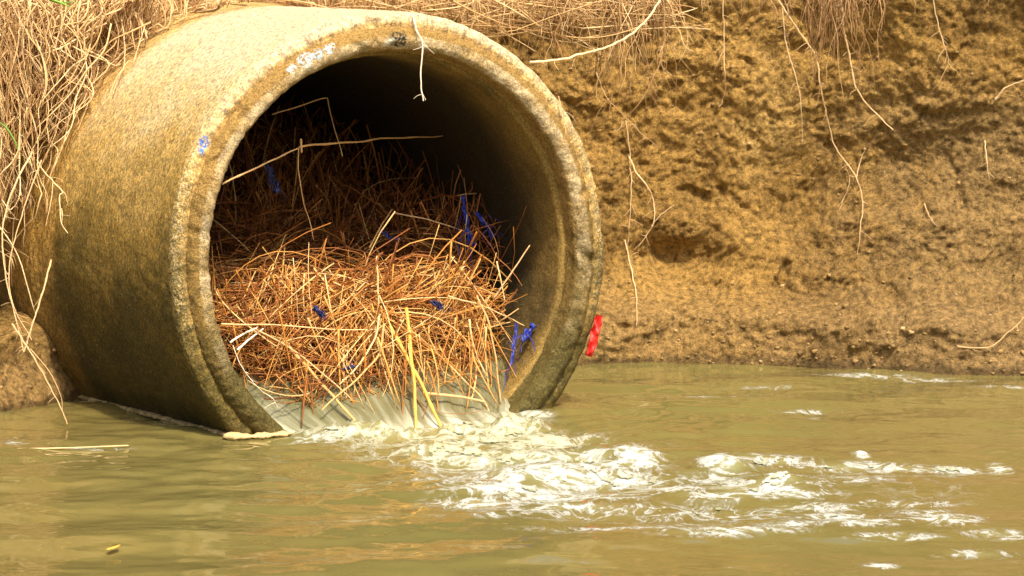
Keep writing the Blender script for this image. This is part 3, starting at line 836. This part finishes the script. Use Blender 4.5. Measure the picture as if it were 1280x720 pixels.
# ------------------------------------------------------------------ plastic scraps
def strip(name, label, cat, pts, w_, mat, wide=(.9, -.3, .3), thick=.0012, crumple=.004, n=26, group='plastic scraps caught on the pipe and reeds', frame='d'):
    P = smooth_path([at_d(*q) for q in pts], n) if frame == 'd' else np.asarray(pts)
    if frame == 'd': P = P + w_ * .6 * np.stack([noise(np.linspace(0, 5, n), w_ * 3333 + pts[0][0], k) for k in range(3)], -1)
    Ls = np.linalg.norm(P[-1] - P[0])
    T = np.gradient(P, axis=0); T /= np.linalg.norm(T, axis=1)[:, None]
    W = np.asarray(wide, float); W = W - (T @ W)[:, None] * T; W /= np.linalg.norm(W, axis=1)[:, None]
    N = np.cross(T, W)
    m_ = 9
    s = np.linspace(-1, 1, m_)
    prof = np.linspace(.0, 1, n); ww = w_ * (.62 if frame == 'd' else 1) * (.75 + .25 * np.sin(np.pi * prof)) * (1 + .2 * noise(prof * 9, w_ * 999, 1))
    G = P[:, None] + (ww[:, None] * s[None])[..., None] * W[:, None]
    off = crumple * (fbm(prof[:, None] * 5 + w_ * 777, s[None] * 2.0, pts[0][0] * .1, 3)) 
    G1 = G + (off + thick)[..., None] * N[:, None]; G0 = G + (off - thick)[..., None] * N[:, None]
    ring = np.concatenate([G1, G0[:, ::-1]], 1)                      # closed ring per section
    F_ = grid_faces(n, 2 * m_, True)
    k = 2 * m_
    extra = []
    if frame == 'd':                                                # torn threads hanging off the scrap
        for q_ in range(5):
            i_ = rng.integers(1, n - 3); dv = (P[-1] - P[0]) / Ls + rng.normal(size=3) * .45
            extra.append(curved(P[i_] + W[i_] * w_ * rng.uniform(-.5, .5), dv, Ls * rng.uniform(.3, .8) + .01, 8, .8, .15))
    caps = []
    for base in (0, (n - 1) * k):
        for j in range(m_ - 1):
            caps.append([base + j, base + j + 1, base + k - 2 - j, base + k - 1 - j])
    VS, FS = [ring.reshape(-1, 3)], [F_, np.array(caps)]
    b_ = len(VS[0]); aa = np.linspace(0, 2 * np.pi, 4, endpoint=False)
    for E_ in extra:
        rr_ = w_ * .16 * np.linspace(1, .5, 8)
        sec = E_[:, None] + rr_[:, None, None] * (np.cos(aa)[None, :, None] * np.array([1, 0, 0.]) + .5 * np.sin(aa)[None, :, None] * np.array([0, 1., .2]))
        VS.append(sec.reshape(-1, 3)); FS.append(grid_faces(8, 4, True) + b_); b_ += 32
    return tag(mesh_np(name, np.concatenate(VS), np.concatenate(FS), mat), label, cat, group)
strip('plastic_strip', 'narrow bright blue plastic strip hanging straight down beside the right wall of the pipe', 'plastic scrap', [(646,403,.10),(643,430,.09),(639,458,.07)], .0055, M_blue)
strip('plastic_strip', 'folded bright blue plastic scrap caught on a stem tip by the right pipe wall', 'plastic scrap', [(668,406,.10),(660,416,.09),(653,426,.08)], .012, M_blue, crumple=.012)
strip('plastic_strip', 'long blue plastic strip dangling at the edge of the rusty heap, left of a pair', 'plastic scrap', [(578,246,.40),(583,272,.38),(591,306,.36)], .011, M_blue, crumple=.014)
strip('plastic_strip', 'blue plastic strip slanting at the edge of the rusty heap, right of a pair', 'plastic scrap', [(595,265,.36),(605,280,.35),(617,296,.34)], .009, M_blue, crumple=.01)
strip('plastic_strip', 'dull blue plastic scrap under the pale stalk at the upper left of the opening', 'plastic scrap', [(334,205,.35),(340,220,.36),(349,240,.36)], .012, M_dblue, crumple=.012)
strip('plastic_strip', 'small dark blue scrap woven into the left half of the bright tangle', 'plastic scrap', [(392,385,.09),(404,394,.09)], .012, M_dblue, crumple=.008)
strip('plastic_strip', 'small dark blue scrap woven into the right half of the bright tangle', 'plastic scrap', [(539,376,.09),(553,384,.09)], .011, M_dblue, crumple=.008)
strip('plastic_strip', 'small dull blue shred in the shaded heap above the upright stem', 'plastic scrap', [(476,286,.40),(486,296,.38),(497,300,.36)], .008, M_dblue, crumple=.008)
strip('plastic_strip', 'dark blue shred low in the left part of the tangle near the water', 'plastic scrap', [(428,462,.05),(446,458,.05)], .009, M_dblue, crumple=.008)
# red scrap wrapped on the outside of the rim, by the water on the right
def red():
    pts = []
    a0, a1 = None, None
    for (px, py) in ((749, 394), (746, 408), (741, 428), (736, 445)):
        p = at_d(px, py, -.006); pts.append(p)
    P = smooth_path(pts, 24)
    s = strip('plastic_strip', 'bright red plastic scrap stuck to the outer right edge of the rim above the water', 'plastic scrap', P, .012, M_red, wide=(1, .2, .1), thick=.004, crumple=.016, frame='w', n=24)
    return s
def _fix(P): return P
red()

# ------------------------------------------------------------------ roots hanging on the right bank
def bank_path(px_pts, off=.03, n=40, ymin=None):
    pts = []
    for q in px_pts:
        px, py = q[:2]; oo = q[2] if len(q) > 2 else off
        Y_ = 9.1
        for _ in range(6):
            p = at_y(px, py, Y_); Y_ = float(bank_y(p[0], p[2])) - oo
        pts.append(at_y(px, py, Y_))
    P = smooth_path(pts, n)
    P[:, 1] = np.minimum(P[:, 1], bank_y(P[:, 0], P[:, 2]) - .004)
    P = P + .0035 * np.stack([noise(np.linspace(0, 7, n), px_pts[0][0] * .37, k) for k in range(3)], -1)
    return P
root('longest pale hanging root, winding from the bank top to the middle of the bare bank',
     bank_path([(968,-8,.06),(985,20,.07),(1005,48,.07),(1021,75,.06),(1026,110,.05),(1034,150,.04),(1045,185,.03),(1068,218,.03),(1078,250,.03),(1075,290,.03),(1072,318,.02)], n=70), .0034,
     branches=[bank_path([(1026,108,.05),(1022,125,.04),(1019,137,.03)], n=12), bank_path([(1070,222,.02),(1076,200,.02),(1082,186,.02)], n=10)])
root('thick pale root swinging down to the right beside the longest root',
     bank_path([(1050,-8,.07),(1056,40,.07),(1065,85,.06),(1070,110,.05),(1085,132,.04),(1100,145,.04),(1116,162,.03)], n=50), .0040, taper=.5)
root('thin forked root hanging near the right end of the bank',
     bank_path([(1166,-8,.05),(1172,30,.05),(1181,60,.04),(1185,78,.03),(1178,95,.02),(1166,112,.01)], n=40), .0022,
     branches=[bank_path([(1185,78,.03),(1194,88,.02),(1204,99,.01)], n=12)])
root('straight thin root hanging plumb with a small fork, left of the longest root',
     bank_path([(904,-8,.06),(905,50,.05),(906,90,.04),(907,112,.03),(899,134,.02)], n=36), .0026,
     branches=[bank_path([(905,62,.04),(896,80,.03),(891,96,.02)], n=12)])
root('short knobbly root sticking out of the bank at the right edge',
     bank_path([(1244,124,.01),(1256,110,.03),(1270,104,.04),(1290,98,.05)], n=24), .0030)
root('thin root hanging between the plumb root and the longest root',
     bank_path([(978,10,.05),(982,50,.04),(990,80,.03),(1000,120,.02),(1003,178,.01)], n=40), .0022)
root('dull straight root running down the bank just right of the rim',
     bank_path([(783,150,.03),(788,200,.02),(789,250,.02),(784,312,.01)], n=40), .0022)
root('crooked root below the fine fringe, bending right and then back left',
     bank_path([(786,196,.03),(795,215,.03),(808,232,.03),(817,252,.02),(816,280,.02),(800,306,.02),(798,320,.01)], n=40), .0028,
     branches=[bank_path([(815,282,.02),(826,268,.02),(843,256,.02)], n=12)])
root('fine root low on the bank just right of the rim, ending above the waterline',
     bank_path([(781,300,.02),(790,340,.02),(796,375,.02),(796,408,.01)], n=30), .0022)
root('thin straight twig flat on the dark soil near the right edge',
     bank_path([(1231,176,.01),(1233,200,.015),(1236,224,.01)], n=12), .0020)
root('thin twig lying on the slumped foot of the bank at the right edge',
     bank_path([(1196,433,.01),(1235,434,.015),(1258,418,.02),(1290,388,.03)], n=24), .0024)
root('thick pale root arching from the fringe down left to the top of the rim',
     smooth_path([at_y(662,78,8.62), at_y(690,76,8.64), at_y(720,70,8.66), at_y(770,54,8.70), at_y(806,28,8.74), at_y(828,-6,8.8)], 60), .0042, taper=.7)
root('pale root curving down to the left through the fine fringe',
     bank_path([(832,-6,.12),(831,40,.12),(824,80,.10),(800,128,.08),(774,154,.05)], n=40), .0028)
root('slender root meandering from behind the rim down to the right', 
     bank_path([(745,90,.06),(757,120,.05),(770,135,.04),(785,150,.03),(800,165,.02),(820,182,.02)], n=36), .0022,
     branches=[bank_path([(762,122,.05),(748,140,.04),(738,165,.02)], n=12)])
root('short kinked root at mid height on the bank, below the small fork',
     bank_path([(1155,255,.01),(1163,272,.015),(1172,284,.01)], n=14), .0022)
root('small loose twig flat on the soil below the longest root',
     bank_path([(1056,205,.015),(1062,225,.015),(1050,262,.01)], n=12), .0016)
root('short stub of root poking from the bank between fringe and plumb root',
     bank_path([(876,-6,.05),(878,14,.05)], n=8), .0024)

# ------------------------------------------------------------------ root mats (nobody could count them)
def hang(p0, L, n=16, wander=.35, lean=(0, 0, 0), curl=1.0):
    k = 5
    P = [np.array(p0, float)]
    v = np.array([rng.normal() * .8, rng.normal() * .3 - .15, -.35 + rng.normal() * .35])
    for q in range(k):
        v = v * .5 + np.array([rng.normal() * wander, rng.normal() * wander * .4, -.45]) + np.array(lean) * .4
        P.append(P[-1] + v / (np.linalg.norm(v) + 1e-6) * L / k)
    return smooth_path(np.array(P), n)
def push_pipe(P, gap=.006, always=True):
    u, v, d = w2loc(P)
    q = np.hypot(u, v)
    rb = .656 + .030 * np.clip(d / .85, 0, 1) + .008 * sstep(.85, .93, d) + gap
    k = np.where((q < rb) & (d > -.02), (rb + rng.uniform(0, .02)) / np.maximum(q, 1e-6), 1.0)
    return loc2w(u * k, v * k, d)
def push_bank(P, gap=.004):
    P = P.copy(); P[:, 1] = np.minimum(P[:, 1], bank_y(P[:, 0], P[:, 2]) - gap); return P
# left: thick thatch over the buried end of the pipe
polys, rad, tint = [], [], []
def outline_ok(P):            # stay behind the visible part of the barrel: only the buried stretch is covered
    u, v, d = w2loc(P)
    return d
for k in range(2700):
    t = rng.random()
    px = rng.uniform(-80, 215) if t < .8 else rng.uniform(180, 330)
    top = np.interp(px, [-60, 100, 180, 250, 330], [-30, -30, -25, -12, -6])
    py = top + abs(rng.normal()) * np.interp(px, [-60, 60, 150, 215, 330], [130, 100, 45, 10, 3])
    lim = np.interp(px, [-60, 20, 60, 100, 150, 210, 260, 330], [260, 225, 200, 150, 88, 22, 4, 1])
    if py > lim: continue
    Yd = np.interp(px, [-60, 40, 100, 160, 330], [8.42, 8.48, 8.60, 8.66, 8.78]) - rng.random() ** 1.3 * .22
    p = at_y(px, py, Yd)
    L = rng.uniform(.12, .42) * np.interp(px, [-60, 100, 200, 330], [1.1, 1, .5, .28])
    P = hang(p, L, 16, .30, (-.35 if px > 60 else 0, 0, -.1))
    P = push_pipe(P)
    # do not spill far onto the clean barrel
    uu, vv, dd = w2loc(P)
    scr_x = 640 + F * P[:, 0] / P[:, 1]
    ang_ = np.arctan2(vv, uu)
    lim_d = np.interp(np.degrees(ang_), [80, 100, 120, 140, 160, 180], [.84, .86, .88, .90, .93, .97]) + .09 * noise(np.degrees(ang_) / 7, 0.5)
    on = (np.hypot(uu, vv) < .80) & (ang_ > 0)
    sh = np.where(on, np.maximum(0, lim_d - dd), 0)
    stray = rng.random() < .16
    if sh.max() > .22: continue
    if stray: sh = np.maximum(0, sh - .13)
    P = P - A * sh[:, None]
    P = push_pipe(P, .004)
    polys.append(P); big = rng.random(); rad.append(rng.uniform(.0010, .0016) if big < .55 else rng.uniform(.0017, .0030)); tint.append(np.clip((.38 if big < .55 else .72) + .2 * rng.normal(), 0, 1))
# arching fibres thrown across it
for k in range(420):
    px, py = rng.uniform(-30, 230), rng.uniform(-20, 60)
    if px > 120 and py > 30: continue
    p = at_y(px, py, 8.45 - rng.random() * .1)
    P = hang(p, rng.uniform(.2, .55), 20, .6, (rng.normal() * .6, -.1, .15))
    P = push_pipe(P, .02)
    uu, vv, dd = w2loc(P)
    if (dd.min() < .70) : continue
    polys.append(P); rad.append(rng.uniform(.0018, .003)); tint.append(rng.uniform(.6, 1))
o = strands('root_mat', polys, rad, M_root, sides=4, tints=tint)
tag(o, 'thick mat of tan fibrous roots draped over the buried end of the pipe at upper left', 'roots', kind='stuff')
# top fringe behind and right of the pipe
polys, rad, tint = [], [], []
clumps = [(rng.uniform(300, 870), rng.uniform(.06, .16)) for _ in range(60)] + [(770, .3), (785, .34), (800, .3), (812, .3), (690, .2), (640, .18), (715, .2), (560, .12)]
for cx_, cl in clumps:
    for k in range(26):
        px = cx_ + rng.normal() * 9
        if px > 838: continue
        p = at_y(px, rng.uniform(-45, 4), 8.98 + rng.uniform(-.14, .1))
        P = hang(p, cl * rng.uniform(.5, 1.25), 12, .28)
        P = push_bank(push_pipe(P))
        polys.append(P); rad.append(rng.uniform(.0008, .0020)); tint.append(np.clip(.5 + .25 * rng.normal(), 0, 1))
for k in range(150):           # level, crossing fibres
    px, py = rng.uniform(400, 830), rng.uniform(-15, 34)
    p = at_y(px, py, 8.93 + rng.uniform(-.08, .05)); dv = np.array([1, rng.normal() * .2, rng.normal() * .22]); L = rng.uniform(.15, .45)
    P = curved(p - dv * L * .5, dv, L, 14, .3, .1)
    P = push_bank(push_pipe(P)); polys.append(P); rad.append(rng.uniform(.0014, .0028)); tint.append(rng.uniform(.45, 1))
o = strands('root_fringe', polys, rad, M_root, sides=4, tints=tint)
tag(o, 'ragged fringe of tan roots hanging from the bank top behind the pipe', 'roots', kind='stuff')
polys, rad, tint = [], [], []
for (cx_, w_, cl, n) in ((1045, 11, .26, 30), (1060, 10, .18, 18), (1030, 12, .14, 30), (1080, 10, .1, 20), (930, 14, .07, 25), (950, 10, .08, 18), (985, 10, .1, 15), (1105, 8, .06, 12), (880, 10, .05, 10), (1140, 14, .04, 10), (1210, 16, .03, 8)):
    for k in range(n):
        p = at_y(cx_ + rng.normal() * w_, rng.uniform(-45, 0), 9.14 + rng.uniform(-.08, .06))
        P = push_bank(hang(p, cl * rng.uniform(.6, 1.5), 12, .22)); polys.append(P); rad.append(rng.uniform(.0008, .0017)); tint.append(rng.random())
o = strands('fine_root_tufts', polys, rad, M_fineroot, sides=4, tints=tint)
tag(o, 'reddish tufts of fine roots hanging from the bank top right of the pipe', 'roots', kind='stuff')

# individually visible roots at the left
def left_root(label, pts, r, mat=None, Yd=8.3, branches=(), taper=.5, n=36):
    f = lambda ps: smooth_path([at_y(q[0], q[1], q[2] if len(q) > 2 else Yd) for q in ps], n)
    return root(label, push_pipe(f(pts), .004), r, mat, branches=[push_pipe(f(b), .004) for b in branches], taper=taper)
left_root('forked root trailing down the mossy flank of the barrel', [(46,200,8.4),(55,215,8.35),(66,226,8.3),(78,240,8.28),(87,262,8.26),(92,280,8.24),(98,292,8.2)], .0026,
          branches=[[(66,226,8.3),(64,250,8.28),(57,283,8.26)], [(86,262,8.26),(88,270,8.25),(84,279,8.24)]])
left_root('long loose root dropping from the mat to the mud shelf, bowing left', [(40,190,8.2),(15,240,8.15),(3,290,8.12),(8,350,8.1),(20,400,8.08),(30,440,8.06)], .0030)
left_root('pair of thin roots slanting down from the mud shelf into the water', [(15,405,8.05),(38,440,8.0),(58,475,7.98),(76,510,7.96),(84,530,7.95)], .0030,
          branches=[[(38,436,8.0),(62,465,7.99),(76,495,7.97),(78,512,7.96)]])
left_root('slanting root leaning over the lower end of the barrel flank', [(64,325,8.2),(55,360,8.15),(44,395,8.1),(30,440,8.06)], .0028, taper=.8)
left_root('arched root springing clear of the left frame edge beside the mat', [(-10,60,8.3),(8,85,8.3),(20,110,8.3),(25,150,8.28),(22,190,8.25),(3,215,8.2),(-10,228,8.2)], .0030)
left_root('looping root hanging low at the left between mat and mud', [(26,170,8.3),(24,200,8.28),(25,240,8.25),(14,262,8.2),(2,250,8.2)], .0024)
left_root('pale root looped over the barrel top, hanging with a knotted end', [(152,20,8.5),(156,60,8.44),(154,102,8.38),(156,130,8.33)], .0024, branches=[[(182,30,8.5),(170,68,8.42),(160,104,8.37),(156,128,8.33)]])
left_root('thin pale root trailing onto the sunlit shoulder of the barrel', [(118,98,8.5),(122,118,8.45),(116,145,8.4),(103,165,8.36)], .0018)
left_root('long straggling root down the left edge to the mud', [(52,200,8.25),(30,260,8.2),(12,330,8.15),(16,380,8.1),(40,425,8.05)], .0022)
left_root('thin root floating flat on the water at the left', [(-10,553,at_z(0,553)[1]),(10,551,at_z(0,551)[1]),(22,552,at_z(0,552)[1])], .0022, M_white, n=12)
# thin reeds afloat on the left water
P = smooth_path([at_z(22,561,.004), at_z(80,560,.004), at_z(160,557,.004)], 20)
tag(strand1('floating_stem', P, .0017 * np.ones(20), M_root), 'thin straw stem floating level on the water left of the pipe', 'straw stem')
P = at_z(142, 687, .004)
def leaf():
    n = 7; k = []
    s_ = np.linspace(0, 1, 9); w_ = .007 * np.sin(np.pi * s_) ** .7
    Q = P + np.stack([(s_ - .5) * .026, (s_ - .5) * .03, .003 + .004 * s_], -1)
    L_ = Q + np.stack([0 * s_, -w_ * 3, 0 * s_], -1); R_ = Q + np.stack([0 * s_, w_ * 3, .001 + 0 * s_], -1)
    B_ = Q - np.array([0, 0, .0015])
    G = np.stack([L_, Q + [0, 0, .001], R_, B_], 1)
    tag(mesh_np('leaf', G.reshape(-1, 3), grid_faces(9, 4, True), plain('yellow_leaf', (.75, .42, .06), .5)), 'tiny fallen yellow leaf floating at the lower left', 'leaf')
leaf()
# green grass blades at upper left
def blade(label, pts, w_):
    P = smooth_path([at_y(*q) for q in pts], 14); n = 14
    ww = w_ * np.sin(np.linspace(.5, np.pi, n)) 
    W = np.array([.6, 0, .8])
    G = np.stack([P - ww[:, None] * W, P + [0, -.001, 0], P + ww[:, None] * W, P + [0, .001, 0]], 1)
    tag(mesh_np('grass_blade', G.reshape(-1, 3), grid_faces(n, 4, True), M_grass, None, {'tint': np.full(n * 4, rng.random())}), label, 'grass blade')
blade('green grass blade arching over the root mat at the top left, longest one there', [(45,-6,8.35),(66,0,8.33),(92,10,8.3)], .004)
blade('green grass blade lying level in the top left of the root mat', [(52,-3,8.34),(75,3,8.33),(100,2,8.32)], .003)
blade('green grass blade bending down at the left edge beside the roots', [(-6,150,8.2),(8,160,8.2),(20,180,8.19),(24,196,8.19)], .0028)

# ------------------------------------------------------------------ small stones and clods set in the soil
def blob(P, r, seed):
    nu, nv = 10, 7
    a = np.linspace(0, 2 * np.pi, nu, endpoint=False); b = np.linspace(.05, np.pi - .05, nv)
    AA, BB = np.meshgrid(a, b)
    d_ = np.stack([np.cos(AA) * np.sin(BB), np.sin(AA) * np.sin(BB), np.cos(BB)], -1)
    rr = r * (1 + .65 * noise(d_[..., 0] * 1.4 + seed, d_[..., 1] * 1.4, d_[..., 2] * 1.4))
    return (P + d_ * rr[..., None] * np.array([1.15, .8, .85])).reshape(-1, 3), grid_faces(nv, nu, True)
VV, FF, TT, base = [], [], [], 0
for k in range(420):
    x = rng.uniform(-.0, 1.75) if rng.random() < .88 else rng.uniform(-1.9, -1.25); z = rng.uniform(0.0, 1.15)
    if rng.random() < .35: z = abs(rng.normal()) * .12
    r = min(.0028 * np.exp(abs(rng.normal()) * .55), .008)
    p = np.array([x, float(bank_y(x, z)) - r * .15, z])
    v_, f_ = blob(p, r, k * 1.7); VV.append(v_); FF.append(f_ + base); base += len(v_); TT.append(np.full(len(v_), rng.random()))
def clod_mat():
    m = Mat('clods')
    c = m.ramp(m.attr('tint'), [(0, (.16, .10, .04)), (.5, (.30, .20, .08)), (.9, (.34, .22, .085)), (1, (.46, .33, .16))])
    c = m.mix(.6, c, m.mix(m.noise(90, 4), (.2, .2, .2), (.8, .8, .8)), 'OVERLAY')
    return m.done(c, .85, m.bump(m.noise(150, 4), .8, .004), .25)
o = mesh_np('soil_clods', np.concatenate(VV), np.concatenate(FF), clod_mat(), None, {'tint': np.concatenate(TT)})
tag(o, 'crumbs of clay and small stones set in the face of the bank', 'soil clods', kind='stuff')
